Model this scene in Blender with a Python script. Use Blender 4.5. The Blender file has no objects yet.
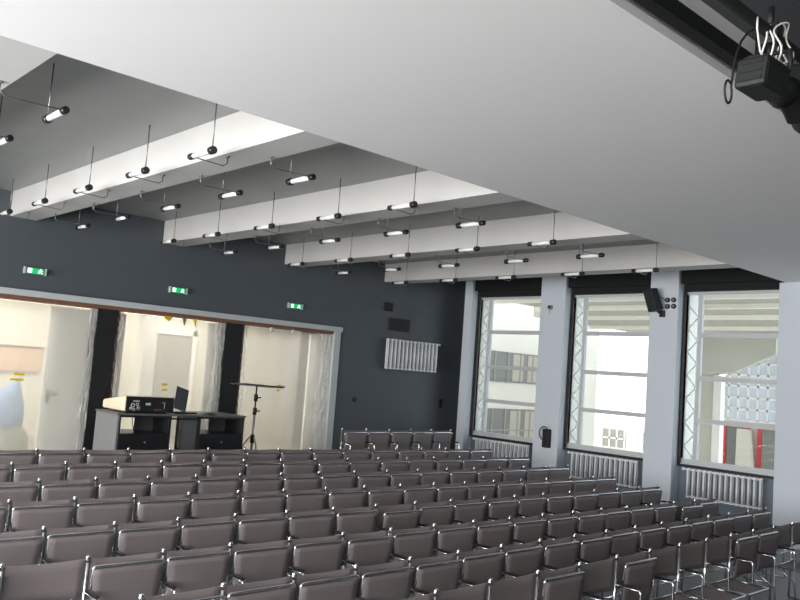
import bpy, bmesh, math, random
from mathutils import Vector, Matrix
random.seed(7)
PI = math.pi
SC = bpy.context.scene
COL = SC.collection

# ------------------------------------------------------------------ camera
cam_d = bpy.data.cameras.new('camera')
cam = bpy.data.objects.new('camera', cam_d)
COL.objects.link(cam)
cam_d.sensor_width = 36.0
cam_d.lens = 36.626
cam_d.clip_start = 0.05
cam_d.clip_end = 300
cam.matrix_world = Matrix(((0.73187933, -0.11551647, -0.67157174, 0),
                           (-0.67753414, -0.01806758, -0.73526937, 0),
                           (0.07280205, 0.99314123, -0.09148964, 0),
                           (0, 0, 0, 1)))
SC.camera = cam

# ------------------------------------------------------------------ world, exposure
SC.view_settings.view_transform = 'Standard'
SC.view_settings.look = 'None'
SC.view_settings.gamma = 1
SC.view_settings.use_curve_mapping = False
SC.view_settings.exposure = 0.6
W = bpy.data.worlds.new('sky')
SC.world = W
W.use_nodes = True
wn, wl = W.node_tree.nodes, W.node_tree.links
wn.clear()
w_out = wn.new('ShaderNodeOutputWorld')
w_bg = wn.new('ShaderNodeBackground')
w_tc = wn.new('ShaderNodeTexCoord')
w_sep = wn.new('ShaderNodeSeparateXYZ')
w_map = wn.new('ShaderNodeMapRange')
w_mix = wn.new('ShaderNodeMix'); w_mix.data_type = 'RGBA'
wl.new(w_tc.outputs['Generated'], w_sep.inputs[0])
wl.new(w_sep.outputs['X'], w_map.inputs['Value'])
w_map.inputs['From Min'].default_value = -1
w_map.inputs['From Max'].default_value = 0.6
wl.new(w_map.outputs[0], w_mix.inputs['Factor'])
w_mix.inputs[6].default_value = (1.0, 0.97, 0.92, 1)    # sun side of the sky
w_mix.inputs[7].default_value = (0.80, 0.90, 1.0, 1)    # shade side
wl.new(w_mix.outputs[2], w_bg.inputs['Color'])
w_str = wn.new('ShaderNodeMapRange')
wl.new(w_sep.outputs['X'], w_str.inputs['Value'])
w_str.inputs['From Min'].default_value = -1
w_str.inputs['From Max'].default_value = 0.6
w_str.inputs['To Min'].default_value = 1.7
w_str.inputs['To Max'].default_value = 2.1
wl.new(w_str.outputs[0], w_bg.inputs['Strength'])
wl.new(w_bg.outputs[0], w_out.inputs[0])


def area(name, loc, size, size_y, energy, direction, color=(1, 1, 1), portal=False):
    l = bpy.data.lights.new(name, 'AREA')
    l.shape = 'RECTANGLE'; l.size = size; l.size_y = size_y
    l.energy = energy; l.color = color
    if portal:
        l.cycles.is_portal = True
    o = bpy.data.objects.new(name, l)
    COL.objects.link(o)
    o.location = loc
    o.rotation_euler = Vector(direction).to_track_quat('-Z', 'Y').to_euler()
    return o


LEFT_WIN = [(-2.6, -0.8), (-0.2, 1.8), (2.9, 4.7), (5.6, 7.28), (7.95, 9.72), (10.45, 12.25)]  # first two, beside the stage, are added to light chair fronts and soffit
for a, b in LEFT_WIN:      # daylight through the tall windows of the opposite side, the two added ones included
    area('left_window_daylight', (-3.95, (a + b) / 2, 0.35), b - a, 3.0, 185, (1, 0, 0.22), (1, 0.98, 0.95))
for a, b in [(5.6, 7.28), (7.95, 9.72), (10.45, 12.25)]:
    area('window_portal', (13.95, (a + b) / 2, 0.35), b - a, 3.1, 1, (-1, 0, 0), portal=True)
area('vestibule_ceiling_light', (3.6, 15.2, 1.7), 3.0, 2.2, 100, (0, 0, -1), (1, 0.96, 0.88))
area('vestibule_ceiling_light', (8.2, 15.2, 1.7), 3.0, 2.2, 100, (0, 0, -1), (1, 0.96, 0.88))


# ------------------------------------------------------------------ materials
def mat(name, rgb, rough=0.6, metal=0.0, noise=0.0, nscale=8.0, bump=0.0, bscale=80.0, emit=None, estr=0.0, spec=0.5):
    m = bpy.data.materials.new(name)
    m.use_nodes = True
    nt = m.node_tree
    b = nt.nodes['Principled BSDF']
    b.inputs['Base Color'].default_value = (*rgb, 1)
    b.inputs['Roughness'].default_value = rough
    b.inputs['Metallic'].default_value = metal
    b.inputs['Specular IOR Level'].default_value = spec
    tc = nt.nodes.new('ShaderNodeTexCoord')
    if noise:
        n = nt.nodes.new('ShaderNodeTexNoise')
        n.inputs['Scale'].default_value = nscale
        n.inputs['Detail'].default_value = 4
        nt.links.new(tc.outputs['Object'], n.inputs['Vector'])
        mx = nt.nodes.new('ShaderNodeMix'); mx.data_type = 'RGBA'
        mx.inputs[6].default_value = (*[c * (1 - noise) for c in rgb], 1)
        mx.inputs[7].default_value = (*[min(1, c * (1 + noise)) for c in rgb], 1)
        nt.links.new(n.outputs['Fac'], mx.inputs['Factor'])
        nt.links.new(mx.outputs[2], b.inputs['Base Color'])
    if bump:
        n2 = nt.nodes.new('ShaderNodeTexNoise')
        n2.inputs['Scale'].default_value = bscale
        nt.links.new(tc.outputs['Object'], n2.inputs['Vector'])
        bp = nt.nodes.new('ShaderNodeBump')
        bp.inputs['Strength'].default_value = bump
        bp.inputs['Distance'].default_value = 0.02
        nt.links.new(n2.outputs['Fac'], bp.inputs['Height'])
        nt.links.new(bp.outputs[0], b.inputs['Normal'])
    if emit:
        b.inputs['Emission Color'].default_value = (*emit, 1)
        b.inputs['Emission Strength'].default_value = estr
    return m


M = {}
M['white'] = mat('white_plaster_dimmed', (0.57, 0.565, 0.555), 0.8, noise=0.015, nscale=2, bump=0.05)  # beams share the soffit's white paint; darkened here to offset strong side light
M['soffit'] = mat('soffit_plaster_lifted', (0.90, 0.90, 0.905), 0.75, noise=0.015, nscale=1.5)  # same white paint as the beams, lightened to make up for weak light
M['pier'] = mat('pier_plaster', (0.64, 0.70, 0.77), 0.75, noise=0.015, nscale=2)
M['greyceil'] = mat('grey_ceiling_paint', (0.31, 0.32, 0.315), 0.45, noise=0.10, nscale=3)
M['slate'] = mat('slate_wall_paint', (0.082, 0.096, 0.110), 0.5, noise=0.05, nscale=2)
M['parapet'] = mat('blue_grey_parapet', (0.13, 0.165, 0.21), 0.55, noise=0.04)
M['floor'] = mat('grey_linoleum', (0.16, 0.18, 0.20), 0.35, noise=0.08, nscale=5)
M['black'] = mat('black_paint', (0.008, 0.009, 0.010), 0.6, noise=0.05)
M['blackcloth'] = mat('black_blind_cloth', (0.008, 0.010, 0.011), 0.85, noise=0.1, nscale=20)
M['stage'] = mat('stage_dark_grey', (0.13, 0.14, 0.15), 0.8, noise=0.1, nscale=2)
M['stagefloor'] = mat('stage_boards', (0.05, 0.045, 0.04), 0.5, noise=0.15)
M['fabric'] = mat('brown_woven_canvas', (0.212, 0.182, 0.182), 0.6, noise=0.10, nscale=60, bump=0.12, bscale=260, spec=0.45)
M['chrome'] = mat('chromed_tube', (0.72, 0.73, 0.75), 0.16, 1.0, noise=0.03, nscale=30)
M['steel'] = mat('dull_nickel', (0.48, 0.48, 0.48), 0.35, 0.9, noise=0.05)
M['wire'] = mat('lamp_rod_nickel', (0.30, 0.30, 0.30), 0.35, 0.8, noise=0.05)
M['cap'] = mat('black_bakelite', (0.012, 0.012, 0.013), 0.35, noise=0.1)
M['tube'] = mat('opal_glass_tube', (0.88, 0.90, 0.92), 0.2, noise=0.01)
M['frame'] = mat('window_frame_paint', (0.58, 0.60, 0.62), 0.5, noise=0.03)
M['radiator'] = mat('radiator_enamel', (0.84, 0.86, 0.88), 0.4, noise=0.03)
M['brownwood'] = mat('brown_wood_strip', (0.20, 0.09, 0.055), 0.6, noise=0.3, nscale=12)
M['headgrey'] = mat('header_paint', (0.55, 0.58, 0.60), 0.5, noise=0.03)
M['cream'] = mat('cream_wall', (0.80, 0.765, 0.655), 0.8, noise=0.03)
M['warmwhite'] = mat('warm_white_paint', (0.84, 0.83, 0.76), 0.7, noise=0.02)
M['vgrey'] = mat('vestibule_grey', (0.30, 0.29, 0.26), 0.7, noise=0.03)
M['pinkwood'] = mat('pale_wood_board', (0.70, 0.47, 0.33), 0.6, noise=0.1)
M['bluebag'] = mat('blue_cloth', (0.28, 0.42, 0.66), 0.8, noise=0.2, nscale=8)
M['greybag'] = mat('grey_green_sack', (0.34, 0.36, 0.30), 0.8, noise=0.15, nscale=8)
M['yellow'] = mat('yellow_tape', (0.75, 0.55, 0.04), 0.5, noise=0.05)
M['deskgrey'] = mat('desk_light_grey', (0.20, 0.205, 0.21), 0.6, noise=0.04)
M['deskdark'] = mat('desk_black_laminate', (0.012, 0.013, 0.015), 0.35, noise=0.1)
M['deskmid'] = mat('desk_dark_grey', (0.11, 0.115, 0.12), 0.5, noise=0.05)
M['beige'] = mat('beige_plastic', (0.85, 0.70, 0.52), 0.45, noise=0.03)
M['mark'] = mat('pale_print', (0.55, 0.56, 0.58), 0.5, noise=0.03)
M['redmark'] = mat('red_print', (0.35, 0.05, 0.06), 0.5, noise=0.03)
M['green'] = mat('exit_green', (0.01, 0.30, 0.10), 0.4, noise=0.02, emit=(0.01, 0.55, 0.17), estr=0.5)
M['exitwhite'] = mat('exit_white', (0.8, 0.9, 0.85), 0.4, noise=0.02, emit=(0.75, 1.0, 0.85), estr=0.8)
M['facade'] = mat('facade_render', (0.70, 0.685, 0.625), 0.85, noise=0.02)
M['canopy'] = mat('canopy_concrete', (0.43, 0.42, 0.35), 0.85, noise=0.05)
M['canopyline'] = mat('canopy_edge_paint', (0.90, 0.88, 0.80), 0.8, noise=0.02)
M['ribbon'] = mat('ribbon_glass', (0.20, 0.21, 0.20), 0.25, noise=0.2, nscale=0.7)
M['curtainglass'] = mat('curtain_wall_glass', (0.62, 0.70, 0.80), 0.15, noise=0.15, nscale=0.8)
M['red'] = mat('red_door_paint', (0.62, 0.035, 0.05), 0.5, noise=0.05)
M['whiteframe'] = mat('white_glazing_bar', (0.90, 0.91, 0.92), 0.6, noise=0.02)
M['lattice'] = mat('lattice_paint', (0.82, 0.84, 0.80), 0.5, noise=0.02)
M['ground'] = mat('paving', (0.78, 0.77, 0.73), 0.9, noise=0.1, nscale=1)
M['cable'] = mat('white_cable', (0.75, 0.74, 0.70), 0.5, noise=0.05)
M['lens'] = mat('lamp_lens', (0.10, 0.10, 0.085), 0.1, noise=0.1)
M['vent'] = mat('vent_dark', (0.010, 0.012, 0.013), 0.6, noise=0.1)
M['socketgrey'] = mat('socket_grey', (0.20, 0.21, 0.22), 0.5, noise=0.05)


def glass_mat(name, tint, gloss):
    m = bpy.data.materials.new(name); m.use_nodes = True
    nt = m.node_tree; nt.nodes.clear()
    o = nt.nodes.new('ShaderNodeOutputMaterial')
    t = nt.nodes.new('ShaderNodeBsdfTransparent'); t.inputs[0].default_value = (*tint, 1)
    g = nt.nodes.new('ShaderNodeBsdfGlossy'); g.inputs['Roughness'].default_value = 0.02
    x = nt.nodes.new('ShaderNodeMixShader'); x.inputs[0].default_value = gloss
    nt.links.new(t.outputs[0], x.inputs[1]); nt.links.new(g.outputs[0], x.inputs[2])
    nt.links.new(x.outputs[0], o.inputs[0])
    return m


M['glass'] = glass_mat('window_glass', (0.97, 0.98, 0.98), 0.04)


def sheet_mat(name, clear, rgb, scale, bump, rough=0.25, gl=0.12):
    """thin builders' plastic: partly clear, partly milky, with soft creases"""
    m = bpy.data.materials.new(name); m.use_nodes = True
    nt = m.node_tree; nt.nodes.clear()
    L = nt.links
    o = nt.nodes.new('ShaderNodeOutputMaterial')
    tc = nt.nodes.new('ShaderNodeTexCoord')
    nz = nt.nodes.new('ShaderNodeTexNoise'); nz.inputs['Scale'].default_value = scale; nz.inputs['Detail'].default_value = 5
    L.new(tc.outputs['Object'], nz.inputs['Vector'])
    bp = nt.nodes.new('ShaderNodeBump'); bp.inputs['Strength'].default_value = bump; bp.inputs['Distance'].default_value = 0.05
    L.new(nz.outputs['Fac'], bp.inputs['Height'])
    tr = nt.nodes.new('ShaderNodeBsdfTransparent')
    tl = nt.nodes.new('ShaderNodeBsdfTranslucent'); tl.inputs[0].default_value = (*rgb, 1)
    df = nt.nodes.new('ShaderNodeBsdfDiffuse'); df.inputs[0].default_value = (*rgb, 1)
    gs = nt.nodes.new('ShaderNodeBsdfGlossy'); gs.inputs['Roughness'].default_value = rough
    for n in (tl, df, gs):
        L.new(bp.outputs[0], n.inputs['Normal'])
    a = nt.nodes.new('ShaderNodeMixShader'); a.inputs[0].default_value = 0.35
    L.new(tl.outputs[0], a.inputs[1]); L.new(df.outputs[0], a.inputs[2])
    b = nt.nodes.new('ShaderNodeMixShader'); b.inputs[0].default_value = gl
    L.new(a.outputs[0], b.inputs[1]); L.new(gs.outputs[0], b.inputs[2])
    c = nt.nodes.new('ShaderNodeMixShader'); c.inputs[0].default_value = 1 - clear
    L.new(tr.outputs[0], c.inputs[1]); L.new(b.outputs[0], c.inputs[2])
    L.new(c.outputs[0], o.inputs[0])
    return m


M['sheet'] = sheet_mat('plastic_sheet', 0.58, (0.88, 0.87, 0.83), 3.0, 0.3)
M['crumple'] = sheet_mat('crumpled_plastic', 0.3, (0.90, 0.91, 0.90), 14.0, 0.6, 0.2, 0.10)


# ------------------------------------------------------------------ mesh helpers
class MB:
    def __init__(self):
        self.bm = bmesh.new()

    def box(self, x0, x1, y0, y1, z0, z1, bevel=0.0):
        g = bmesh.ops.create_cube(self.bm, size=1)
        for v in g['verts']:
            v.co = Vector(((x0 + x1) / 2 + v.co.x * (x1 - x0), (y0 + y1) / 2 + v.co.y * (y1 - y0), (z0 + z1) / 2 + v.co.z * (z1 - z0)))
        if bevel:
            es = list({e for v in g['verts'] for e in v.link_edges})
            bmesh.ops.bevel(self.bm, geom=es, offset=bevel, segments=2, profile=0.5, affect='EDGES')
        return self

    def tube(self, pts, r, n=8, caps=True):
        pts = [Vector(p) for p in pts]
        rings = []
        prev = None
        for i, p in enumerate(pts):
            if i == 0: t = pts[1] - pts[0]
            elif i == len(pts) - 1: t = pts[-1] - pts[-2]
            else: t = (pts[i + 1] - p).normalized() + (p - pts[i - 1]).normalized()
            if t.length < 1e-9: t = pts[i] - pts[i - 1]
            t.normalize()
            if prev is None:
                a = Vector((0, 0, 1)) if abs(t.z) < 0.9 else Vector((1, 0, 0))
                u = t.cross(a).normalized()
            else:
                u = (prev - t * prev.dot(t))
                u = u.normalized() if u.length > 1e-6 else t.orthogonal().normalized()
            prev = u
            w = t.cross(u)
            rr = r[i] if isinstance(r, (list, tuple)) else r
            rings.append([self.bm.verts.new(p + (u * math.cos(2 * PI * k / n) + w * math.sin(2 * PI * k / n)) * rr) for k in range(n)])
        for a, b in zip(rings, rings[1:]):
            for k in range(n):
                f = self.bm.faces.new((a[k], a[(k + 1) % n], b[(k + 1) % n], b[k])); f.smooth = True
        if caps:
            self.bm.faces.new(rings[0]); self.bm.faces.new(list(reversed(rings[-1])))
        return self

    def ball(self, c, r, seg=8):
        g = bmesh.ops.create_uvsphere(self.bm, u_segments=seg, v_segments=max(4, seg // 2 + 1), radius=r)
        for v in g['verts']:
            v.co += Vector(c)
            for f in v.link_faces: f.smooth = True
        return self

    def prism(self, poly, d):
        """poly: list of 3D points (planar), extruded by vector d"""
        d = Vector(d)
        a = [self.bm.verts.new(Vector(p)) for p in poly]
        b = [self.bm.verts.new(Vector(p) + d) for p in poly]
        self.bm.faces.new(a); self.bm.faces.new(list(reversed(b)))
        n = len(a)
        for k in range(n):
            self.bm.faces.new((a[k], b[k], b[(k + 1) % n], a[(k + 1) % n]))
        return self

    def panel(self, fn, nu, nv, th, nrm):
        """grid surface fn(u,v)->point with thickness along nrm"""
        nrm = Vector(nrm)
        A = [[self.bm.verts.new(Vector(fn(i / nu, j / nv)) + nrm * th / 2) for j in range(nv + 1)] for i in range(nu + 1)]
        B = [[self.bm.verts.new(Vector(fn(i / nu, j / nv)) - nrm * th / 2) for j in range(nv + 1)] for i in range(nu + 1)]
        for i in range(nu):
            for j in range(nv):
                f = self.bm.faces.new((A[i][j], A[i + 1][j], A[i + 1][j + 1], A[i][j + 1])); f.smooth = True
                f = self.bm.faces.new((B[i][j], B[i][j + 1], B[i + 1][j + 1], B[i + 1][j])); f.smooth = True
        for i in range(nu):
            self.bm.faces.new((A[i][0], B[i][0], B[i + 1][0], A[i + 1][0]))
            self.bm.faces.new((A[i][nv], A[i + 1][nv], B[i + 1][nv], B[i][nv]))
        for j in range(nv):
            self.bm.faces.new((A[0][j], A[0][j + 1], B[0][j + 1], B[0][j]))
            self.bm.faces.new((A[nu][j], B[nu][j], B[nu][j + 1], A[nu][j + 1]))
        return self

    def build(self, name, m, parent=None, loc=None, recalc=True):
        if recalc:
            bmesh.ops.recalc_face_normals(self.bm, faces=self.bm.faces)
        me = bpy.data.meshes.new(name)
        self.bm.to_mesh(me); self.bm.free()
        me.materials.append(m)
        o = bpy.data.objects.new(name, me)
        COL.objects.link(o)
        if loc is not None: o.location = loc
        if parent is not None: o.parent = parent
        return o


def arc(c, r, a0, a1, n, ax='YZ'):
    out = []
    for i in range(n + 1):
        a = a0 + (a1 - a0) * i / n
        p, q = r * math.cos(a), r * math.sin(a)
        out.append((c[0], c[1] + p, c[2] + q) if ax == 'YZ' else (c[0] + p, c[1], c[2] + q) if ax == 'XZ' else (c[0] + p, c[1] + q, c[2]))
    return out


def empty(name, loc, rz=0.0):
    o = bpy.data.objects.new(name, None)
    COL.objects.link(o)
    o.empty_display_size = 0.1
    o.location = loc; o.rotation_euler = (0, 0, rz)
    return o


def tag(o, label, cat, group=None):
    o['label'] = label; o['category'] = cat
    if group: o['group'] = group
    return o


def struct(name, mb, m, parent=None):
    o = mb.build(name, m, parent)
    if parent is None: o['kind'] = 'structure'
    return o


def copy_tree(o, parent=None):
    c = o.copy(); COL.objects.link(c)
    c.parent = parent
    for ch in list(o.children):
        copy_tree(ch, c)
    return c


ORD = ['', 'first', 'second', 'third', 'fourth', 'fifth', 'sixth', 'seventh', 'eighth', 'ninth', 'tenth', 'eleventh', 'twelfth',
       'thirteenth', 'fourteenth', 'fifteenth', 'sixteenth', 'seventeenth', 'eighteenth', 'nineteenth']

# ------------------------------------------------------------------ setting
FP = [(2.2, -2.20), (3.8, -2.215), (4.6, -2.245), (5.5, -2.237), (6.3, -2.19), (7.2, -2.155), (8.0, -2.107), (8.85, -2.057), (9.75, -2.02), (10.3, -2.005)]


def floor_z(y):
    if y <= FP[0][0]: return FP[0][1]
    for (a, za), (b, zb) in zip(FP, FP[1:]):
        if y <= b: return za + (zb - za) * (y - a) / (b - a)
    return -1.82


STEP_Y = 10.3
prof = [(y, z) for y, z in FP] + [(STEP_Y, -1.82), (13.3, -1.82), (13.3, -2.6), (2.2, -2.6)]
struct('floor', MB().prism([(-3.6, y, z) for y, z in prof], (17.5, 0, 0)), M['floor'])

BACK = 12.97
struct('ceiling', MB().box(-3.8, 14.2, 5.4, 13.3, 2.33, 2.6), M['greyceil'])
struct('ceiling_soffit', MB().box(-3.8, 13.95, 2.3, 5.47, 1.95, 2.329), M['soffit'])
for n, (a, b) in enumerate([(-1.10, -0.72), (1.38, 1.77), (3.79, 4.17), (6.27, 6.68), (8.79, 9.18), (11.36, 11.75)]):
    struct('ceiling_beam', MB().box(a, b, 5.47, BACK + 0.2, 1.95, 2.329), M['white'])
# back wall with three wide openings
OP = [(0.9, 5.27), (5.60, 7.63), (7.98, 10.06)]
w = MB()
w.box(-3.8, 14.2, BACK, BACK + 0.3, 0.87, 2.34)
w.box(-3.8, 0.9, BACK, BACK + 0.3, -2.5, 0.87)
w.box(10.24, 14.2, BACK, BACK + 0.3, -2.5, 0.87)
struct('wall_back', w, M['slate'])
struct('trim_header', MB().box(-3.6, 10.29, BACK - 0.07, BACK + 0.30, 0.775, 0.87, 0.006), M['headgrey'])
struct('trim_wood_strip', MB().box(-3.6, 10.20, BACK - 0.02, BACK + 0.28, 0.715, 0.775), M['brownwood'])
struct('trim_post', MB().box(5.27, 5.60, BACK - 0.03, BACK + 0.25, -1.82, 0.715), M['black'])
struct('trim_post', MB().box(7.63, 7.98, BACK - 0.03, BACK + 0.25, -1.82, 0.715), M['black'])
struct('trim_jamb', MB().box(10.10, 10.26, BACK - 0.05, BACK + 0.28, -1.82, 0.775, 0.006), M['headgrey'])
for a in (5.605, 7.985):
    struct('trim_jamb', MB().box(a, a + 0.05, BACK, BACK + 0.2, -1.82, 0.715), M['brownwood'])

# right wall: piers, parapets, lintels
WIN = [(10.41, 12.33), (7.905, 9.80), (5.575, 7.35)]
w = MB()
w.box(13.45, 14.2, 12.33, 12.55, -2.5, 2.34)
w.box(13.45, 14.2, 9.80, 10.41, -2.5, 2.34)
w.box(13.45, 14.2, 7.35, 7.905, -2.5, 2.34)
w.box(13.45, 14.2, -4.2, 5.575, -2.5, 1.95)
struct('wall_right', w, M['pier'])
struct('wall_right_recess', MB().box(13.88, 14.2, 12.55, BACK, -2.5, 2.34), M['slate'])
for n, (a, b) in enumerate(WIN):
    struct('wall_right_parapet', MB().box(13.70, 14.15, a, b, -2.5, -1.21), M['parapet'])
    struct('wall_right_lintel', MB().box(13.78, 14.15, a, b, 1.93, 2.34), M['pier'])
# left wall (opposite side, with tall windows, two of them added, letting the daylight in)
w = MB()
ys = [-4.2] + [v for ab in LEFT_WIN for v in ab] + [13.3]
for k in range(0, len(ys), 2):
    w.box(-3.9, -3.6, ys[k], ys[k + 1], -2.5, 2.6)
for a, b in LEFT_WIN:
    w.box(-3.9, -3.6, a, b, -2.5, -1.2)
    w.box(-3.9, -3.6, a, b, 1.9, 2.6)
struct('wall_left', w, M['pier'])
# stage behind and above the camera
struct('floor_stage', MB().box(-3.6, 13.45, -4.0, 2.15, -2.5, -1.40), M['stagefloor'])
struct('ceiling_stage', MB().box(-3.9, 14.2, -4.3, 2.35, 3.2, 3.4), M['stage'])
struct('wall_stage_back', MB().box(-3.9, 14.2, -4.3, -4.0, -2.5, 3.4), M['stage'])
struct('wall_stage_side', MB().box(-3.9, -3.6, -4.0, 2.3, 2.6, 3.4), M['stage'])
struct('wall_stage_side', MB().box(13.45, 13.75, -4.0, 2.3, 1.951, 3.4), M['stage'])
struct('wall_stage_header', MB().box(-3.6, 13.45, 2.30, 2.42, 2.331, 3.4), M['stage'])
struct('roof', MB().box(-4, 14.3, -4.4, 13.4, 3.41, 3.6), M['stage'])
struct('trim_stage_edge', MB().box(-3.6, 13.45, 2.27, 2.299, 1.95, 2.005), M['whiteframe'])


# ------------------------------------------------------------------ windows of the right wall
def window(n, a, b):
    t = empty('window_%d' % n, (13.80, (a + b) / 2, -1.2)); t['kind'] = 'structure'
    ox, oy, oz = t.location
    def L(mb_fn, name, m, par=t):
        mb = MB(); mb_fn(mb)
        bmesh.ops.translate(mb.bm, verts=mb.bm.verts, vec=(-ox, -oy, -oz))
        return mb.build(name, m, par)
    a0, b0 = a - 0.08, b + 0.07
    z0, z1 = -1.20, 1.91
    def frame(mb):
        mb.box(13.76, 13.84, a0, b0, z0, z0 + 0.09)
        mb.box(13.76, 13.84, a0, b0, z1 - 0.08, z1)
        mb.box(13.76, 13.84, b0 - 0.07, b0, z0, z1)
        mb.box(13.76, 13.84, a0, a0 + 0.07, z0, z1)
        mb.box(13.70, 13.86, a0, b0, z0 - 0.03, z0 + 0.015)
    L(frame, 'window_frame', M['frame'])
    s0 = b0 - 0.37
    L(lambda mb: mb.box(13.765, 13.835, s0, s0 + 0.06, z0, z1), 'upright', M['frame'])
    for zc in (1.10, 0.33, -0.42):
        L(lambda mb: mb.box(13.765, 13.835, a0, s0, zc - 0.04, zc + 0.04), 'mullion', M['frame'])
    def lattice(mb):
        lo, hi = s0 + 0.085, b0 - 0.10
        z = z0 + 0.10; k = 0
        pts = []
        while z < z1 - 0.1:
            pts.append((13.80, hi if k % 2 else lo, z)); z += 0.19 if n < 3 else 0.21; k += 1
        for p, q in zip(pts, pts[1:]):
            mb.tube([p, q], 0.012, 6)
        mb.tube([(13.80, lo, z0 + 0.05), (13.80, lo, z1 - 0.05)], 0.011, 6)
        mb.tube([(13.80, hi, z0 + 0.05), (13.80, hi, z1 - 0.05)], 0.011, 6)
    L(lattice, 'lattice_rod', M['lattice'])
    L(lambda mb: mb.box(13.838, 13.842, s0 + 0.06, b0 - 0.07, z0 + 0.09, z1 - 0.08), 'side_pane', M['sheetstrip'])
    zs = [z0 + 0.09, -0.46, -0.38, 0.29, 0.37, 1.06, 1.14, z1 - 0.08]
    for k in range(0, 8, 2):
        L(lambda mb: mb.box(13.798, 13.804, a0 + 0.07, s0, zs[k], zs[k + 1]), 'pane', M['glass'])


M['sheetstrip'] = sheet_mat('milky_strip', 0.42, (0.88, 0.90, 0.84), 5.0, 0.2, 0.25, 0.03)
WPLACE = ['beside the slate wall', 'in the middle bay', 'in the nearest bay']
for n, (a, b) in enumerate(WIN):
    window(n + 1, a, b)
    t = empty('blackout_blind', (13.60, (a + b) / 2, 1.9))
    tag(t, 'black blackout blind rolled up over the window ' + WPLACE[n], 'blind', 'blackout blinds')
    y0, y1 = a - (a + b) / 2 + 0.005, b - (a + b) / 2 - 0.005
    MB().box(-0.10, 0.10, y0, y1, 0.10, 0.42, 0.02).build('cassette', M['blackcloth'], t)
    MB().box(0.0, 0.10, y0 + 0.02, y1 - 0.02, -0.03, 0.10).build('rolled_cloth', M['blackcloth'], t)
    for y in (y0 + 0.012, y1 - 0.012):
        MB().box(0.03, 0.11, y - 0.012, y + 0.012, -3.10, -0.03).build('guide_rail', M['black'], t)
    MB().box(0.03, 0.10, y0, y1, -3.14, -3.10).build('bottom_rail', M['black'], t)


# ------------------------------------------------------------------ exterior
def ext(name, label, cat, mb, m, group=None):
    o = mb.build(name, m); tag(o, label, cat, group); return o


struct('ground', MB().box(14.2, 90, -30, 60, -4.2, -4.0), M['ground'])
# wing with ribbon windows
t = empty('building_wing', (22, 20, -3.0)); tag(t, 'cream building wing with two dark ribbon windows outside the farthest window', 'building')
MB().box(-7.6, 8.0, 0, 6, -1, 9).build('wall', M['facade'], t)
for z0, z1 in ((3.02, 4.16), (0.5, 2.02)):
    g = MB().box(-7.5, 5.6, -0.03, 0.10, z0, z1).build('ribbon_window', M['ribbon'], t)
    mb = MB()
    k = -7.0
    while k < 5.5:
        mb.box(k - 0.03, k + 0.03, -0.07, 0, z0, z1); k += 0.75
    if z0 < 1: mb.box(-7.5, 5.6, -0.06, 0, 1.2, 1.25)
    mb.build('glazing_bar', M['vgrey'], g)
    mb = MB()
    for k in (-1.3, 2.3, 3.2):
        mb.box(k, k + 0.62, -0.05, -0.031, z0 + 0.06, z1 - 0.06)
    mb.build('pale_blind', M['canopy'], g)
# porch roof
t = empty('porch_roof', (20, 11.5, 2.3)); tag(t, 'beige ribbed concrete porch roof seen through the two nearer windows', 'roof')
MB().box(-4.5, 2.5, -5.5, 3.9, 0.06, 0.5).box(2.5, 12.0, -5.5, 6.2, 0.06, 0.5).build('slab', M['canopy'], t)
for x in (-2.3, -0.3, 2.4, 5.9):
    rb = MB().box(x - 0.07, x + 0.07, -5.5, 3.9 if x < 2.5 else 6.2, -0.06, 0.06).build('rib', M['canopyline'], t)
# stair wall with column
t = empty('stair_wall', (18.2, 8.88, -3.0)); tag(t, 'beige stair wall with sloping soffit outside the nearest window', 'wall')
MB().box(-0.1, 0.1, 0.02, 0.8, -1, 4.2).build('wall', M['canopy'], t)
MB().box(-0.15, 0.05, -0.16, 0.02, -1, 3.52).build('column', M['facade'], t)
MB().prism([(-0.12, 0.8, 3.4), (-0.12, -0.43, 3.62), (-0.12, -1.35, 4.05), (-0.12, -1.35, 4.5), (-0.12, 0.8, 4.5)], (0.2, 0, 0)).build('sloping_soffit', M['canopy'], t)
# wing with curtain wall and red doors
t = empty('workshop_wing', (30, 11, -3.0)); tag(t, 'white wing with gridded glass wall and red doors beyond the nearest window', 'building')
MB().box(0, 6, -6, 3.35, -1, 9).build('wall', M['facade'], t)
g = MB().box(-0.04, 0.1, -5.5, 3.3, 2.25, 8).build('curtain_wall', M['curtainglass'], t)
mb = MB()
k = -5.5
while k < 3.3:
    mb.box(-0.10, -0.03, k - 0.035, k + 0.035, 2.25, 8); k += 0.36
k = 2.25
while k < 8:
    mb.box(-0.10, -0.03, -5.5, 3.3, k - 0.035, k + 0.035); k += 0.42
mb.build('glazing_grid', M['whiteframe'], g)
for y0 in (2.45, 1.15, 0.05):
    d = empty('door', (-0.02, y0, 0.3)); d.parent = t
    MB().box(-0.06, 0.0, -0.10, 0.82, 0.0, 1.75).build('door_glass', M['ribbon'], d)
    mb = MB()
    mb.box(-0.12, -0.02, 0.73, 0.86, 0, 1.8); mb.box(-0.12, -0.02, -0.14, -0.02, 0, 1.8)
    mb.box(-0.12, -0.02, -0.14, 0.86, -0.1, 0.08); mb.box(-0.12, -0.02, -0.14, 0.86, 1.7, 1.8)
    mb.build('door_frame', M['red'], d)
MB().prism([(-0.4, 2.7, -1), (-0.4, 1.88, -1), (-0.4, 2.2, 1.95), (-0.4, 2.65, 1.95)], (0.2, 0, 0)).build('white_pier', M['facade'], t)
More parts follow.
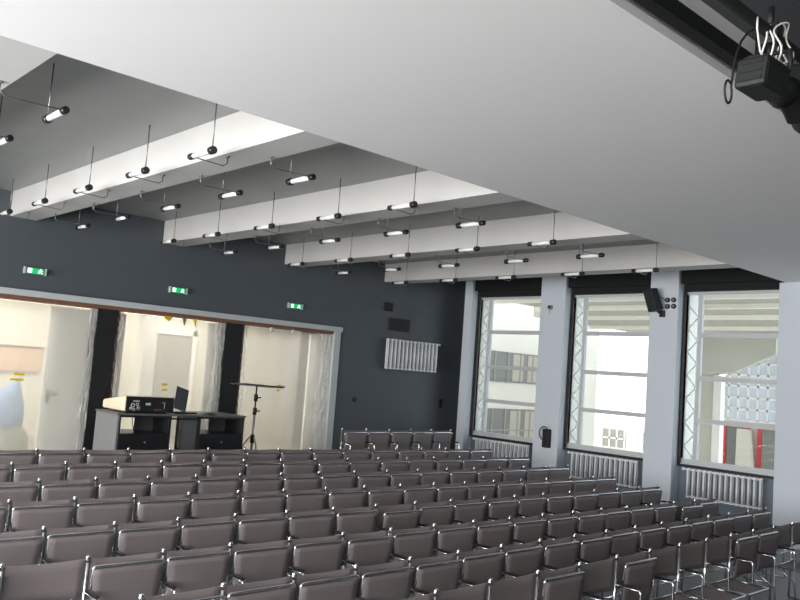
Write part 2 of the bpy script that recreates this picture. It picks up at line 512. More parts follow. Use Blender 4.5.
# far house
t = empty('far_house', (42, 26.6, -4.0)); tag(t, 'small pale house with paned window far beyond the middle window', 'building')
MB().box(0, 4, -5, 1.4, 0, 2.1).build('wall', M['facade'], t)
for y in (0.05, -2.6):
    g = MB().box(-0.04, 0.05, y - 0.75, y + 0.75, 0.75, 1.75).build('window', M['vgrey'], t)
    mb = MB()
    for k in (-0.75, -0.25, 0.25, 0.75): mb.box(-0.08, -0.03, y + k - 0.05, y + k + 0.05, 0.75, 1.75)
    mb.box(-0.08, -0.03, y - 0.75, y + 0.75, 1.2, 1.3)
    mb.build('glazing_bar', M['facade'], g)

# ------------------------------------------------------------------ vestibule beyond the openings
struct('floor_vestibule', MB().box(-3.6, 14.2, 13.3, 17.3, -2.5, -1.82), M['vgrey'])
struct('ceiling_vestibule', MB().box(-3.6, 14.2, 13.27, 17.3, 1.8, 1.95), M['warmwhite'])
struct('wall_vestibule_back', MB().box(-3.6, 14.2, 17.0, 17.3, -2.0, 1.85), M['cream'])
struct('wall_vestibule_left', MB().box(-3.8, -3.6, 13.3, 17.0, -2.0, 1.85), M['cream'])
struct('wall_vestibule_right', MB().box(14.0, 14.2, 13.3, 17.0, -2.0, 1.85), M['cream'])
struct('trim_column', MB().box(7.25, 7.52, 15.4, 15.7, -1.82, 1.8), M['warmwhite'])
t = empty('door_4', (8.70, 16.98, -1.82)); t['kind'] = 'structure'
MB().box(-0.44, 0.44, -0.05, 0.0, 0, 2.35).build('door_leaf', M['vgrey'], t)
mb = MB(); mb.box(-0.54, -0.44, -0.08, 0, 0, 2.48); mb.box(0.44, 0.54, -0.08, 0, 0, 2.48); mb.box(-0.54, 0.54, -0.08, 0, 2.35, 2.48)
mb.build('door_frame', M['warmwhite'], t)
struct('trim_column', MB().box(11.2, 11.65, 15.6, 16.05, -1.82, 1.8), M['vgrey'])
struct('trim_column', MB().box(12.2, 12.9, 16.2, 16.95, -1.82, 1.8), M['warmwhite'])
t = empty('notice_board', (4.9, 16.96, -0.47)); tag(t, 'pale wooden board on the wall behind the leftmost plastic sheet', 'board')
MB().box(-0.95, 0.95, -0.03, 0.03, 0.0, 0.47, 0.01).build('panel', M['pinkwood'], t)
MB().box(-0.98, 0.98, -0.05, 0.0, 0.47, 0.50).build('ledge', M['brownwood'], t)


def lump(mb, pts, rad, seed):
    rnd = random.Random(seed)
    mb.tube(pts, rad, 12)
    for v in mb.bm.verts:
        v.co += Vector((rnd.uniform(-1, 1), rnd.uniform(-1, 1), rnd.uniform(-1, 1))) * 0.02


t = empty('trash_bag', (4.55, 14.4, -1.82)); tag(t, 'blue and grey sack standing behind the leftmost plastic sheet', 'bag')
mb = MB(); lump(mb, [(0, 0, 0), (0, 0, 0.12), (0.02, 0, 0.35), (0.0, 0, 0.5)], [0.22, 0.34, 0.30, 0.22], 3); mb.build('sack', M['greybag'], t)
mb = MB(); lump(mb, [(0, 0, 0.48), (-0.05, 0, 0.7), (-0.03, 0, 0.95), (0.06, 0, 1.15), (0.08, 0, 1.3)], [0.2, 0.3, 0.26, 0.1, 0.03], 4); mb.build('blue_bundle', M['bluebag'], t)
t = empty('paper_roll', (3.72, 14.5, -1.82)); tag(t, 'white roll standing at left behind the leftmost plastic sheet', 'roll')
MB().tube([(0, 0, 0), (0, 0, 1.25)], 0.26, 16).build('roll', M['warmwhite'], t)


# door leaves standing in the openings, behind the sheets
def leaf(x0, x1, handle_x, n, m=None):
    t = empty('door_%d' % n, ((x0 + x1) / 2, 13.22, -1.82)); t['kind'] = 'structure'
    h = (x1 - x0) / 2
    MB().box(-h, h, -0.025, 0.025, 0.01, 2.50).build('door_leaf', m or M['warmwhite'], t)
    hx = handle_x - (x0 + x1) / 2
    s = 1 if hx < 0 else -1
    mb = MB().box(hx - 0.025, hx + 0.025, -0.04, -0.02, 0.98, 1.20)
    mb.tube([(hx, -0.03, 1.12), (hx, -0.09, 1.12), (hx + s * 0.13, -0.09, 1.12)], 0.011, 8)
    mb.build('door_handle', M['steel'], t)


leaf(4.62, 5.26, 4.70, 1)
leaf(5.68, 5.86, 5.75, 2)
leaf(7.42, 7.62, 7.48, 3)
leaf(9.72, 10.08, 9.80, 5)

# plastic sheets over the openings
SHEETS = ['leftmost', 'middle', 'rightmost']
for n, (a, b) in enumerate(OP):
    t = empty('plastic_sheet', ((a + b) / 2, BACK + 0.07, -1.82))
    tag(t, 'builders clear plastic sheet taped over the %s wide opening of the slate wall' % SHEETS[n], 'plastic sheet', 'plastic sheets over the openings')
    hw = (b - a) / 2
    rnd = random.Random(n)
    ph = [rnd.uniform(0, 6) for _ in range(6)]
    def f(u, v):
        x = -hw + 0.06 + (2 * hw - 0.12) * u
        d = 0.010 * math.sin(5 * x + ph[0] + 1.2 * v) + 0.006 * math.sin(13 * x + ph[1] - 2 * v) + 0.006 * math.sin(3 * v * 4 + ph[2])
        return (x, d, 0.01 + 2.50 * v)
    mb = MB(); nu, nv = 60, 30
    G = [[mb.bm.verts.new(f(i / nu, j / nv)) for j in range(nv + 1)] for i in range(nu + 1)]
    for i in range(nu):
        for j in range(nv):
            fc = mb.bm.faces.new((G[i][j], G[i + 1][j], G[i + 1][j + 1], G[i][j + 1])); fc.smooth = True
    mb.build('sheet', M['sheet'], t)
    # crumpled gathered margins
    for side in (-1, 1):
        wid = {(0, 1): 0.11, (0, -1): 0.1, (1, -1): 0.10, (1, 1): 0.20, (2, -1): 0.15, (2, 1): 0.26}[(n, side)]
        mb = MB(); nu, nv = 8, 44
        x_in = side * (hw - wid); x_out = side * (hw - (0.0 if (n, side) != (2, 1) else -0.03))
        G = []
        for i in range(nu + 1):
            row = []
            for j in range(nv + 1):
                u = i / nu; v = j / nv
                edge = (0.03 * math.sin(9 * v + ph[3]) + 0.02 * math.sin(23 * v + ph[4])) * (1 - u)
                x = x_in + (x_out - x_in) * u + side * edge
                y = -0.035 - 0.045 * abs(math.sin(u * 3.0 * PI + 2.2 * math.sin(5 * v + ph[5]))) + rnd.uniform(-0.012, 0.012)
                row.append(mb.bm.verts.new((x, y, 0.0 + 2.52 * v)))
            G.append(row)
        for i in range(nu):
            for j in range(nv):
                mb.bm.faces.new((G[i][j], G[i + 1][j], G[i + 1][j + 1], G[i][j + 1]))
        mb.build('crumpled_edge', M['crumple'], t)
    cx = (a + b) / 2
    for (x, z, ww) in {0: [(4.19, -0.41, 0.16), (4.17, -0.49, 0.19)], 1: [(6.58, -0.455, 0.11), (6.58, -0.545, 0.10)], 2: [(8.92, -0.37, 0.08), (8.92, -0.46, 0.07)]}[n]:
        MB().box(x - cx - ww / 2, x - cx + ww / 2, -0.035, -0.025, z + 1.82 - 0.018, z + 1.82 + 0.018).build('tape_mark', M['yellow'], t)
    if n == 1:
        for x, wd, dz in ((6.52, 0.20, 0.05), (7.03, 0.09, 0.10)):
            MB().prism([(x - cx - wd / 2, -0.06, 2.535), (x - cx + wd / 2, -0.06, 2.535), (x - cx + wd * 0.3, -0.06, 2.50), (x - cx + 0.01, -0.06, 2.50 - dz), (x - cx - wd * 0.3, -0.06, 2.49)], (0, 0.012, 0)).build('tape_scrap', M['yellow'], t)
        MB().prism([(6.78 - cx, -0.06, 2.535), (6.86 - cx, -0.06, 2.535), (6.83 - cx, -0.06, 2.40)], (0, 0.012, 0)).build('tape_scrap', M['socketgrey'], t)
    if n == 2:
        for x in (8.63, 9.13):
            MB().box(x - cx - 0.025, x - cx + 0.025, -0.09, -0.03, 2.46, 2.58, 0.008).build('clip', M['mark'], t)

# ------------------------------------------------------------------ wall devices
def exit_sign(x, label):
    t = empty('exit_sign', (x, BACK - 0.04, 1.17)); tag(t, label, 'exit sign', 'green exit signs')
    MB().box(-0.165, 0.165, -0.025, 0.04, -0.048, 0.048, 0.006).build('housing', M['socketgrey'], t)
    for s in (-1, 1):
        MB().box(s * 0.155 - 0.012, s * 0.155 + 0.012, -0.04, 0.0, -0.052, 0.052).build('end_cap', M['mark'], t)
    p = MB().box(-0.125, 0.125, -0.035, -0.024, -0.041, 0.041).build('panel', M['green'], t)
    MB().box(-0.112, -0.052, -0.039, -0.034, -0.034, 0.036).build('door_symbol', M['exitwhite'], p)
    mb = MB()
    mb.prism([(-0.040, -0.039, 0), (-0.010, -0.039, 0.022), (-0.010, -0.039, 0.008), (0.022, -0.039, 0.008), (0.022, -0.039, -0.008), (-0.010, -0.039, -0.008), (-0.010, -0.039, -0.022)], (0, 0.004, 0))
    mb.build('arrow_symbol', M['green'], p)
    mb = MB()
    mb.ball((0.076, -0.038, 0.028), 0.010, 8)
    for q in ([(0.076, 0.018), (0.068, -0.006)], [(0.068, -0.006), (0.052, -0.016), (0.050, -0.034)], [(0.068, -0.006), (0.088, -0.020), (0.104, -0.036)],
              [(0.074, 0.014), (0.056, 0.008), (0.048, -0.004)], [(0.074, 0.014), (0.090, 0.004), (0.102, 0.012)]):
        mb.tube([(x_, -0.038, z_) for x_, z_ in q], 0.0065, 6)
    mb.build('running_figure_symbol', M['exitwhite'], p)


exit_sign(4.22, 'lit green exit sign over the leftmost plastic covered opening')
exit_sign(6.61, 'lit green exit sign over the middle plastic covered opening')
exit_sign(9.08, 'lit green exit sign over the rightmost plastic covered opening')

o = MB().box(11.40, 11.64, BACK - 0.03, BACK + 0.02, 1.34, 1.52, 0.005)
t = empty('wall_vent', (11.52, BACK, 1.43)); tag(t, 'small square dark vent high on the slate wall', 'vent')
o.bm.free()
MB().box(-0.115, 0.115, -0.03, 0.02, -0.09, 0.09, 0.006).build('frame', M['vent'], t)
mb = MB()
for k in range(5): mb.box(-0.10, 0.10, -0.036, -0.028, -0.075 + k * 0.034, -0.062 + k * 0.034)
mb.build('slat', M['black'], t)
t = empty('wall_vent', (11.87, BACK, 1.07)); tag(t, 'wide dark vent on the slate wall just above the radiator', 'vent')
MB().box(-0.29, 0.29, -0.035, 0.02, -0.135, 0.135, 0.006).build('frame', M['vent'], t)
mb = MB()
for k in range(7): mb.box(-0.27, 0.27, -0.041, -0.033, -0.12 + k * 0.036, -0.107 + k * 0.036)
mb.build('slat', M['black'], t)
t = empty('thermostat', (10.77, BACK, -0.57)); tag(t, 'small dark round knob on slate wall right of the door openings', 'switch')
MB().tube([(0, 0.02, 0), (0, -0.03, 0)], 0.05, 16).build('base', M['black'], t)
MB().tube([(0, -0.03, 0), (0, -0.05, 0)], 0.03, 12).build('knob', M['cap'], t)
t = empty('wall_socket', (13.30, BACK, -0.57)); tag(t, 'small dark double switch on slate wall near the corner', 'switch')
MB().box(-0.05, 0.05, -0.02, 0.02, -0.10, 0.10, 0.005).build('plate', M['vent'], t)
for z in (-0.05, 0.05): MB().box(-0.03, 0.03, -0.032, -0.018, z - 0.035, z + 0.035, 0.004).build('rocker', M['black'], t)


def radiator(loc, rz, n, pitch, h, label, group=None, valve=1):
    """column radiator along local X, back towards +Y"""
    t = empty('radiator', loc, rz); tag(t, label, 'radiator', group)
    wid = (n - 1) * pitch
    def sec():
        mb = MB()
        for y in (-0.026, 0.026):
            mb.tube([(0, y, 0.03), (0, y, h - 0.03)], 0.019, 8)
        mb.tube([(0, -0.035, 0.03), (0, 0.035, 0.03)], 0.024, 8)
        mb.tube([(0, -0.035, h - 0.03), (0, 0.035, h - 0.03)], 0.024, 8)
        return mb
    s0 = sec().build('section', M['radiator'], t, (-wid / 2, 0, 0))
    for k in range(1, n):
        c = s0.copy(); COL.objects.link(c); c.parent = t; c.location = (-wid / 2 + k * pitch, 0, 0)
    mb = MB()
    for z in (0.03, h - 0.03): mb.tube([(-wid / 2 - 0.03, 0, z), (wid / 2 + 0.03, 0, z)], 0.018, 8)
    mb.build('header_pipe', M['radiator'], t)
    vx = valve * (wid / 2 + 0.10)
    mb = MB(); mb.tube([(valve * (wid / 2 + 0.03), 0, h - 0.03), (vx, 0, h - 0.03)], 0.012, 8); mb.ball((vx, 0, h - 0.03), 0.028, 10)
    mb.build('valve', M['radiator'], t)
    mb = MB()
    for x in (-wid / 3, wid / 3):
        mb.box(x - 0.015, x + 0.015, 0.03, 0.128, 0.08, 0.11)
    mb.build('bracket', M['steel'], t)
    return t


radiator((12.20, BACK - 0.13, 0.10), 0, 14, 0.112, 0.66, 'grey column radiator hung high on the slate wall below the vents')
for (a, b, lab) in ((10.62, 12.02, 'white column radiator below the farthest window'), (8.10, 9.50, 'white column radiator below the middle window'), (5.82, 7.08, 'white column radiator below the nearest window')):
    radiator((13.56, (a + b) / 2, -1.76), -PI / 2, 14, (b - a) / 13, 0.52, lab, 'radiators below the windows', -1)

# loudspeaker, sockets, camera and hanging case on the piers
t = empty('loudspeaker', (13.24, 7.73, 1.68)); tag(t, 'black loudspeaker tilted on a bracket on the pier beside nearest window', 'speaker')
body = MB().box(-0.09, 0.09, -0.10, 0.10, -0.20, 0.20, 0.012).build('cabinet', M['black'], t)
body.rotation_euler = (math.radians(-15), math.radians(-8), math.radians(-8))
MB().box(-0.098, -0.09, -0.085, 0.085, -0.18, 0.18, 0.004).build('grille', M['vent'], body)
mb = MB(); mb.tube([(0.05, -0.04, -0.16), (0.10, -0.07, -0.22), (0.20, -0.09, -0.23)], 0.018, 8); mb.box(0.17, 0.21, -0.14, -0.04, -0.29, -0.17)
mb.build('bracket', M['black'], t)
mb = MB(); mb.tube([(0.06, -0.07, 0.05), (0.14, -0.11, 0.06), (0.19, -0.14, 0.0), (0.2, -0.17, 0.02)], 0.006, 6); mb.build('cord', M['black'], t)
for y, z, lb in ((7.55, 1.70, 'upper left'), (7.43, 1.70, 'upper right'), (7.545, 1.585, 'lower left'), (7.425, 1.585, 'lower right')):
    t = empty('wall_socket', (13.45, y, z)); tag(t, '%s of four round black sockets beside the loudspeaker' % lb, 'socket', 'round sockets on the pier')
    MB().tube([(0.01, 0, 0), (-0.03, 0, 0)], 0.045, 16).build('ring', M['black'], t)
    MB().tube([(-0.02, 0, 0), (-0.034, 0, 0)], 0.020, 12).build('insert', M['socketgrey'], t)
t = empty('wall_camera', (13.45, 10.15, 1.60)); tag(t, 'tiny grey and black fixture high on the pier between windows', 'fixture')
MB().box(-0.04, 0.01, -0.05, 0.05, -0.04, 0.04, 0.01).build('body', M['socketgrey'], t)
MB().tube([(-0.03, 0, 0), (-0.08, 0, 0)], 0.022, 12).build('lens', M['black'], t)
MB().tube([(-0.02, 0, -0.04), (-0.02, 0.01, -0.14)], 0.004, 6).build('cord', M['socketgrey'], t)
t = empty('hanging_case', (13.40, 10.04, -1.03)); tag(t, 'black case with coiled cable hanging on the pier between windows', 'case')
MB().box(-0.05, 0.05, -0.085, 0.075, -0.20, 0.17, 0.015).build('case', M['black'], t)
mb = MB(); mb.tube([(-0.02, 0.06 + 0.11 * math.cos(a), 0.08 + 0.13 * math.sin(a)) for a in [k * 2 * PI / 20 for k in range(21)]], 0.011, 8); mb.build('cable_coil', M['black'], t)

# ------------------------------------------------------------------ control desk, projector, laptop, platform stand
t = empty('control_desk', (5.18, 11.6, -1.82)); tag(t, 'grey and black control desk with drawers before the middle plastic sheet', 'desk')
MB().box(-0.01, 2.18, -0.01, 0.80, 0.935, 0.965, 0.004).build('desk_top', M['deskmid'], t)
MB().box(0.0, 0.03, 0.0, 0.78, 0.0, 0.935).build('side_panel', M['deskgrey'], t)
for x0, x1 in ((0.03, 0.86), (1.34, 2.16)):
    c = empty('cabinet', (x0, 0, 0)); c.parent = t
    w_ = x1 - x0
    mb = MB(); mb.box(0, 0.025, 0, 0.75, 0, 0.935); mb.box(w_ - 0.025, w_, 0, 0.75, 0, 0.935); mb.box(0, w_, 0, 0.75, 0.0, 0.05); mb.box(0, w_, 0.02, 0.75, 0.64, 0.665); mb.box(0, w_, 0.02, 0.75, 0.36, 0.38)
    mb.box(0, w_, -0.005, 0.02, 0.905, 0.935)
    mb.build('carcass', M['deskdark'], c)
    MB().box(0.60 * w_, w_ - 0.03, 0.55, 0.575, 0.665, 0.935).build('back_panel', M['deskmid'], c)
    for z0, z1 in ((0.39, 0.655), (0.07, 0.37)):
        d = MB().box(0.01, w_ - 0.01, -0.018, 0.02, z0, z1, 0.004).build('drawer', M['deskdark'], c)
        mb = MB(); mb.tube([(w_ / 2, -0.018, (z0 + z1) / 2 + 0.02), (w_ / 2, -0.04, (z0 + z1) / 2 + 0.02)], 0.012, 10); mb.build('knob', M['steel'], d)
MB().box(0.06, 0.10, 0.18, 0.30, 0.665, 0.82).build('black_box', M['deskdark'], t)
MB().box(1.10, 1.34, 0.08, 0.11, 0.02, 0.93).build('grey_panel', M['deskmid'], t)
mb = MB(); mb.box(0.98, 1.00, 0.03, 0.06, 0, 0.93); mb.box(0.86, 1.34, 0.03, 0.06, 0.88, 0.905)
mb.build('leg', M['deskdark'], t)
mb = MB(); mb.tube([(0.36, 0.3, 0.93), (0.355, 0.28, 0.85), (0.37, 0.27, 0.76), (0.40, 0.28, 0.68)], 0.006, 6); mb.build('hanging_cord', M['black'], t)

t = empty('video_projector', (5.66, 11.92, -0.855)); tag(t, 'large cream projector with black rear panel on the control desk', 'projector')
mb = MB().box(-0.38, 0.43, -0.29, 0.52, 0.02, 0.26, 0.035)
for v in mb.bm.verts:      # the case drops towards its nose
    if v.co.y > 0.1 and v.co.z > 0.1: v.co.z -= 0.10
mb.build('case', M['beige'], t)
p = MB().box(-0.365, 0.405, -0.305, -0.27, 0.015, 0.25, 0.01).build('rear_panel', M['deskdark'], t)
for x, z, r in ((-0.26, 0.12, 0.026), (-0.19, 0.135, 0.02), (-0.17, 0.08, 0.022), (-0.24, 0.06, 0.018), (-0.29, 0.075, 0.014)):
    pts = [(x + r * math.cos(a), -0.307, z + r * math.sin(a)) for a in [k * 2 * PI / 12 for k in range(13)]]
    MB().tube(pts, 0.006, 5).build('connector', M['mark'], p)
for q in ((-0.26, -0.16, 0.175, 0.19), (-0.06, 0.02, 0.125, 0.16), (0.24, 0.25, 0.08, 0.16), (0.20, 0.26, 0.165, 0.172)):
    MB().box(q[0], q[1], -0.309, -0.303, q[2], q[3]).build('printed_mark', M['mark'], p)
mb = MB(); mb.box(0.08, 0.21, -0.309, -0.303, 0.055, 0.07); mb.build('red_strip', M['redmark'], p)
for x, y in ((-0.3, -0.22), (0.3, -0.22), (-0.3, 0.2), (0.3, 0.2)):
    MB().tube([(x, y, 0), (x, y, 0.03)], 0.025, 10).build('foot', M['black'], t)

t = empty('laptop', (6.37, 11.85, -0.855), math.radians(14)); tag(t, 'open black laptop on the desk right of the projector', 'laptop')
MB().box(-0.17, 0.17, -0.12, 0.12, 0.0, 0.022, 0.004).build('base', M['deskdark'], t)
l = MB().box(-0.13, 0.13, -0.008, 0.008, 0, 0.36, 0.004).build('screen', M['deskdark'], t, (0, 0.11, 0.045))
l.rotation_euler = (math.radians(-10), math.radians(15), 0)
MB().box(-0.15, 0.15, -0.10, 0.04, 0.021, 0.025).build('keyboard', M['vent'], t)
mb = MB(); mb.tube([(0, 0, 0.0), (0, 0, 0.03)], [0.10, 0.06], 14)
for v in mb.bm.verts: v.co.x *= 1.3
o = mb.build('desk_microphone_base', M['deskdark'], None, (6.72, 11.68, -0.855)); o.name = 'computer_mouse'
tag(o, 'dark flat rounded puck on the desk right of the laptop', 'mouse')

t = empty('platform_stand', (7.78, 12.0, -1.82)); tag(t, 'black tripod stand carrying a wide tilted dark tray beside the desk', 'stand')
mb = MB(); mb.box(-0.40, 0.42, -0.22, 0.22, -0.012, 0.012, 0.004); tr = mb.build('tray', M['deskdark'], t, (0, 0, 1.46)); tr.rotation_euler = (math.radians(-3), math.radians(2), 0)
MB().box(0.30, 0.44, -0.24, -0.20, 0.012, 0.03).build('stop_edge', M['steel'], tr)
MB().tube([(0, 0, 1.0), (0, 0, 1.45)], 0.014, 10).build('inner_pole', M['black'], t)
MB().tube([(0, 0, 0.25), (0, 0, 1.02)], 0.020, 10).build('outer_pole', M['steel'], t)
for z in (1.25, 1.02):
    mb = MB(); mb.tube([(0, 0, z - 0.06), (0, 0, z + 0.06)], 0.034, 12); mb.tube([(0.03, 0, z), (0.09, -0.02, z + 0.01)], 0.012, 8)
    mb.build('clamp_knob', M['black'], t)
MB().tube([(0, 0, 0.48), (0, 0, 0.62)], 0.036, 12).build('collar', M['black'], t)
for k in range(3):
    a = 0.5 + k * 2 * PI / 3
    mb = MB(); mb.tube([(0.03 * math.cos(a), 0.03 * math.sin(a), 0.6), (0.14 * math.cos(a), 0.14 * math.sin(a), 0.45), (0.20 * math.cos(a), 0.20 * math.sin(a), 0.2), (0.26 * math.cos(a), 0.26 * math.sin(a), 0.012)], 0.011, 8)
    mb.build('leg', M['steel'], t)

# ------------------------------------------------------------------ tubular lamps along the beams
LZ = 1.86
YN = [6.39, 7.72, 9.15, 10.56, 11.93]
def make_lamp(side):
    """side -1: lamp left of its beam, hook to +X; side +1 the reverse. Origin: lamp centre."""
    t = empty('tube_lamp', (0, 0, 0))
    hl = 0.215
    MB().tube([(0, -hl + 0.06, 0), (0, hl - 0.06, 0)], 0.026, 12).build('glass_tube', M['tube'], t)
    for s in (-1, 1):
        big = 0.036 if s == (-1 if side < 0 else 1) else 0.031
        MB().tube([(0, s * (hl - 0.07), 0), (0, s * (hl - 0.06), 0), (0, s * hl, 0), (0, s * (hl + 0.006), 0)], [big * 0.8, big, big, big * 0.85], 12).build('end_cap', M['cap'], t)
    yc = -hl + 0.03 if side < 0 else hl - 0.03       # ceiling rod end
    yl = -yc
    MB().tube([(0, yc, 0.03), (0, yc, 2.33 - LZ)], 0.006, 6).build('ceiling_rod', M['wire'], t)
    dx = 0.37 if side < 0 else -0.48
    pts = [(0, yl, 0.0), (dx - 0.04 * (1 if dx > 0 else -1), yl, -0.012), (dx, yl, 0.02), (dx, yl, 1.95 - LZ)]
    MB().tube(pts, 0.006, 6).build('bracket_rod', M['wire'], t)
    MB().tube([(dx, yl, 1.95 - LZ - 0.012), (dx, yl, 1.95 - LZ)], 0.022, 10).build('rose', M['wire'], t)
    return t


BE = {'leftmost': (1.38, 1.77), 'second': (3.79, 4.17), 'third': (6.27, 6.68), 'fourth': (8.79, 9.18), 'rightmost': (11.36, 11.75)}
protoL, protoR = make_lamp(-1), make_lamp(1)
usedL = usedR = False
for bn, (a, b) in BE.items():
    for side in (-1, 1):
        if bn == 'leftmost' and side < 0 or bn == 'rightmost' and side > 0: continue
        for k, y in enumerate(YN):
            if bn == 'leftmost' and k > 1: continue
            if side < 0:
                t = protoL if not usedL else copy_tree(protoL); usedL = True
                t.location = (a - 0.31, y + 0.215, LZ)
            else:
                t = protoR if not usedR else copy_tree(protoR); usedR = True
                t.location = (b + 0.41, y + 0.215, LZ)
            tag(t, 'white tube lamp with black caps, %s along %s side of %s beam' % (['nearest', 'second', 'third', 'fourth', 'farthest'][k], 'left' if side < 0 else 'right', bn), 'lamp', 'tubular lamps along the beams')

# ------------------------------------------------------------------ stage rigging
t = empty('curtain_track', (4.5, 2.22, 2.03)); tag(t, 'black curtain track along the stage edge of the white ceiling', 'rail')
MB().box(-6.0, 8.5, -0.05, 0.03, -0.02, 0.075).build('rail', M['black'], t)
for k in range(12): MB().box(-5.8 + k * 1.25, -5.74 + k * 1.25, -0.03, 0.03, 0.075, 0.30).build('hanger', M['black'], t)
t = empty('lighting_pipe', (4.5, 1.75, 1.87)); tag(t, 'black lighting pipe running along the stage above the spotlight', 'pipe')
MB().tube([(-6, 0, 0), (8.5, 0, 0)], 0.03, 12).build('pipe', M['black'], t)
for x in (-4.0, -1.2, 1.6, 4.4, 7.2): MB().tube([(x, 0, 0.02), (x, 0, 1.33)], 0.012, 8).build('hanger', M['black'], t)

t = empty('stage_spotlight', (4.02, 1.75, 1.87)); tag(t, 'black stage spotlight clamped under the lighting pipe at top right', 'spotlight')
mb = MB(); mb.box(-0.035, 0.035, -0.05, 0.05, -0.06, 0.045, 0.008); mb.tube([(0, 0, -0.06), (0, 0, -0.13)], 0.014, 8); mb.tube([(0, 0, 0.03), (0, 0, 0.14)], 0.018, 8)
mb.build('clamp', M['black'], t)
mb = MB(); mb.tube([(-0.04, 0.12, -0.235), (-0.04, 0.12, -0.13), (-0.03, 0.09, -0.115), (0.0, -0.09, -0.115), (-0.04, -0.12, -0.13), (-0.04, -0.12, -0.235)], 0.011, 8); mb.build('yoke', M['black'], t)
h = empty('housing', (-0.06, 0, -0.26)); h.parent = t; h.rotation_euler = (math.radians(-6), math.radians(4), math.radians(-98)); h.scale = (0.72, 0.72, 0.72)
MB().box(-0.12, 0.12, -0.17, 0.13, -0.11, 0.11, 0.03).build('lamp_house', M['vent'], h)
mb = MB(); mb.tube([(0, 0.12, 0), (0, 0.20, 0), (0, 0.27, 0)], [0.10, 0.105, 0.12], 20); mb.build('lens_barrel', M['black'], h)
mb = MB()
for z in (0.06, 0.0, -0.06): mb.box(-0.09, 0.09, -0.176, -0.168, z - 0.012, z + 0.012)
mb.build('vent_slot', M['black'], h)
MB().tube([(0, 0.268, 0), (0, 0.276, 0)], 0.11, 20).build('lens', M['lens'], h)
t = empty('stage_spotlight', (4.46, 1.75, 1.87)); tag(t, 'large black spotlight cut off by the right edge below the pipe', 'spotlight')
mb = MB(); mb.box(-0.035, 0.035, -0.05, 0.05, -0.06, 0.045, 0.008); mb.tube([(0, 0, -0.06), (0, 0, -0.10)], 0.014, 8); mb.build('clamp', M['black'], t)
h = empty('housing', (0, 0, -0.20)); h.parent = t; h.rotation_euler = (math.radians(-12), 0, math.radians(-80)); h.scale = (0.8, 0.8, 0.8)
MB().box(-0.13, 0.13, -0.22, 0.16, -0.13, 0.13, 0.03).build('lamp_house', M['black'], h)
mb = MB(); mb.tube([(0, 0.15, 0), (0, 0.24, 0), (0, 0.30, 0)], [0.12, 0.125, 0.14], 20); mb.build('lens_barrel', M['black'], h)
MB().tube([(0, 0.298, 0), (0, 0.305, 0)], 0.12, 20).build('lens', M['lens'], h)
mb = MB()
rnd = random.Random(5)
for k in range(3):
    pts = []
    for j in range(25):
        a = j * 2 * PI / 24
        pts.append((0.085 * math.cos(a) * (1 + 0.12 * k), 0.03 * (k - 1) + 0.02 * math.sin(3 * a + k), 0.10 * math.sin(a) * (1 + 0.1 * k)))
    mb.tube(pts, 0.005, 6)
mb.tube([(-0.04, 0, -0.10), (-0.12, 0, -0.14), (-0.2, 0, -0.10), (-0.24, 0.0, 0.0), (-0.24, 0, 0.06)], 0.005, 6)
o = mb.build('safety_cable', M['cable'], None, (4.04, 1.72, 1.81)); tag(o, 'white coiled cable hanging over the stage spotlight', 'cable')
mb = MB()
mb.tube([(3.86, 1.75, 1.84), (3.77, 1.75, 1.79), (3.70, 1.75, 1.72), (3.655, 1.75, 1.64), (3.63, 1.75, 1.56), (3.615, 1.75, 1.48)]
        + [(3.585 + 0.035 * math.cos(a), 1.75, 1.435 + 0.055 * math.sin(a)) for a in [0.6 - k * 2 * PI / 16 for k in range(16)]], 0.006, 6)
o = mb.build('hanging_cable', M['black']); tag(o, 'thin black cable looping down below the ceiling edge left of spotlight', 'cable')

# ------------------------------------------------------------------ auditorium chairs
PITCH = 0.55
PH = 0.86


def chair_meshes():
    d = {}
    def side(x):
        mb = MB()
        mb.tube([(x, 0.02, 0.015), (x, 0.005, 0.45), (x, 0.0, PH - 0.03)], 0.0115, 8)
        mb.tube([(x, 0.0, PH - 0.035), (x, 0.0, PH)], 0.0145, 8)
        mb.ball((x, -0.004, PH - 0.004), 0.016, 8)
        mb.tube([(x, 0.0, 0.63), (x, -0.20, 0.625)] + arc((x, -0.20, 0.595), 0.03, PI / 2, PI, 4) + [(x, -0.235, 0.30), (x, -0.26, 0.015)], 0.0095, 8)
        mb.tube([(x, 0.02, 0.012), (x, -0.26, 0.012)], 0.0095, 8)
        mb.tube([(x, 0.004, 0.45), (x, -0.246, 0.30)], 0.008, 6)
        return mb
    d['side_frame'] = (side, 'chrome')
    return d


mb_side = chair_meshes()['side_frame'][0]


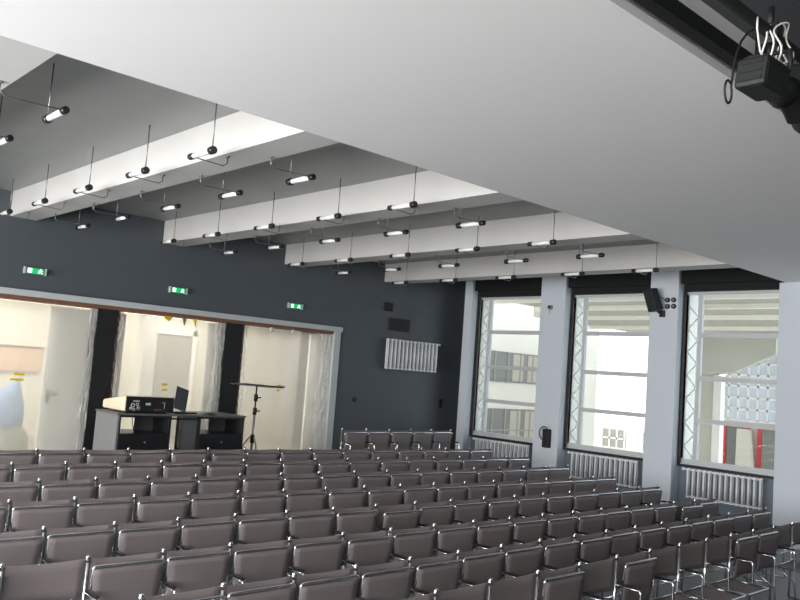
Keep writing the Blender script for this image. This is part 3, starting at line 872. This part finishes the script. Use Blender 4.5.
def make_chair():
    t = empty('auditorium_chair', (0, 0, 0))
    mb_side(0.0).build('side_frame', M['chrome'], t)
    MB().box(-0.013, 0.013, -0.225, -0.05, 0.636, 0.648, 0.004).build('armrest', M['cap'], t)
    # backrest: canvas stretched between the posts
    def fb(u, v):
        x = 0.014 + (PITCH - 0.028) * u
        sag = 0.014 * math.sin(PI * u)
        lift = 0.010 * math.sin(PI * u) * (1 if v > 0.5 else -1) * abs(2 * v - 1)
        return (x, 0.012 + sag, 0.575 + 0.265 * v - lift)
    MB().panel(fb, 10, 4, 0.010, (0, -1, 0)).build('backrest', M['fabric'], t)
    mb = MB(); mb.tube([(0.0, -0.02, 0.425), (PITCH - 0.013, -0.02, 0.425)], 0.010, 8); mb.tube([(0.0, 0.012, 0.53), (PITCH - 0.013, 0.012, 0.53)], 0.007, 8)
    mb.build('cross_tube', M['chrome'], t)
    # seat, modelled lying flat towards -Y, pivoting about local X through its origin
    w_ = PITCH - 0.032
    LN = 0.380
    def fs(u, v):
        y = -0.012 - (LN - 0.028) * v
        x0 = 0.030 - 0.028 * v
        x = x0 + (w_ - 2 * x0) * u
        return (x, y, -0.009 - 0.006 * math.sin(PI * u) * math.sin(PI * min(1, v * 1.02)))
    s = MB().panel(fs, 8, 8, 0.010, (0, 0, 1)).build('seat', M['fabric'], t, (0.013, -0.02, 0.425))
    r = 0.022
    mb = MB()
    mb.tube([(0.030, 0.0, 0), (0.006, -LN + r, 0)] + arc((0.006 + r, -LN + r, 0), r, PI, 1.5 * PI, 5, 'XY')
            + arc((w_ - 0.006 - r, -LN + r, 0), r, 1.5 * PI, 2 * PI, 5, 'XY') + [(w_ - 0.006, -LN + r, 0), (w_ - 0.030, 0, 0)], 0.0120, 10)
    mb.build('seat_tube', M['chrome'], s)
    return t


proto = make_chair()
end_proto = mb_side(PITCH).build('side_frame', M['chrome'], proto)
end_arm = MB().box(PITCH - 0.013, PITCH + 0.013, -0.225, -0.05, 0.636, 0.648, 0.004).build('armrest', M['cap'], proto)
ROWS = [  # x0, y0, angle deg, first index, last index, name, seats lying down
    (8.65, 10.66, 2.58, 0, 4, 'short rear row on step', ()),
    (3.48, 9.89, -2.36, -1, 13, 'second row from back', ()),
    (2.92, 8.97, -1.64, -1, 14, 'third row from back', ()),
    (2.91, 8.12, -1.49, -1, 14, 'fourth row from back', ()),
    (2.40, 7.33, -1.74, -1, 15, 'fifth row from back', ()),
    (2.35, 6.35, -0.51, -1, 15, 'fourth row from front', ()),
    (1.81, 5.53, -0.63, -1, 16, 'third row from front', (0,)),
    (2.28, 4.54, 0.92, 0, 15, 'second row from front', ()),
    (3.34, 3.70, 1.67, 0, 13, 'front row', (1, 2, 4, 6, 7, 8, 11, 12, 13)),
]
chairs = []
first = True
rnd = random.Random(11)
for (x0, y0, ang, i0, i1, rname, down) in ROWS:
    A = math.radians(ang)
    for i in range(i0, i1 + 1):
        if first: t = proto; first = False
        else:
            t = proto.copy(); COL.objects.link(t)
            for ch in list(proto.children):
                if ch in (end_proto, end_arm): continue
                c = ch.copy(); COL.objects.link(c); c.parent = t
                for g in ch.children:
                    q = g.copy(); COL.objects.link(q); q.parent = c
        x = x0 + i * PITCH * math.cos(A); y = y0 + i * PITCH * math.sin(A)
        z = floor_z(y0 + 0.5 * (i0 + i1) * PITCH * math.sin(A)) if rname.startswith('short') else floor_z(y)
        t.location = (x, y, z); t.rotation_euler = (0, 0, A)
        dn = i in down
        for c in t.children:
            if c.name.split('.')[0] == 'seat':
                up = 84 + rnd.uniform(-3.0, 2.0)
                if rnd.random() < 0.05: up -= 8
                c.rotation_euler = (-math.radians(up) if not dn else math.radians(2), 0, 0)
        k = i1 - i + 1
        tag(t, 'brown tubular chair, seat %s, %s, %s from window end' % ('lying down' if dn else 'tipped up', rname, ORD[k] if k > 1 else 'nearest'), 'chair', 'auditorium chairs')
        if i == i1:
            if t is not proto:
                for ch in (end_proto, end_arm):
                    c = ch.copy(); COL.objects.link(c); c.parent = t
        chairs.append(t)
for ch in (end_proto, end_arm):
    bpy.data.objects.remove(ch)
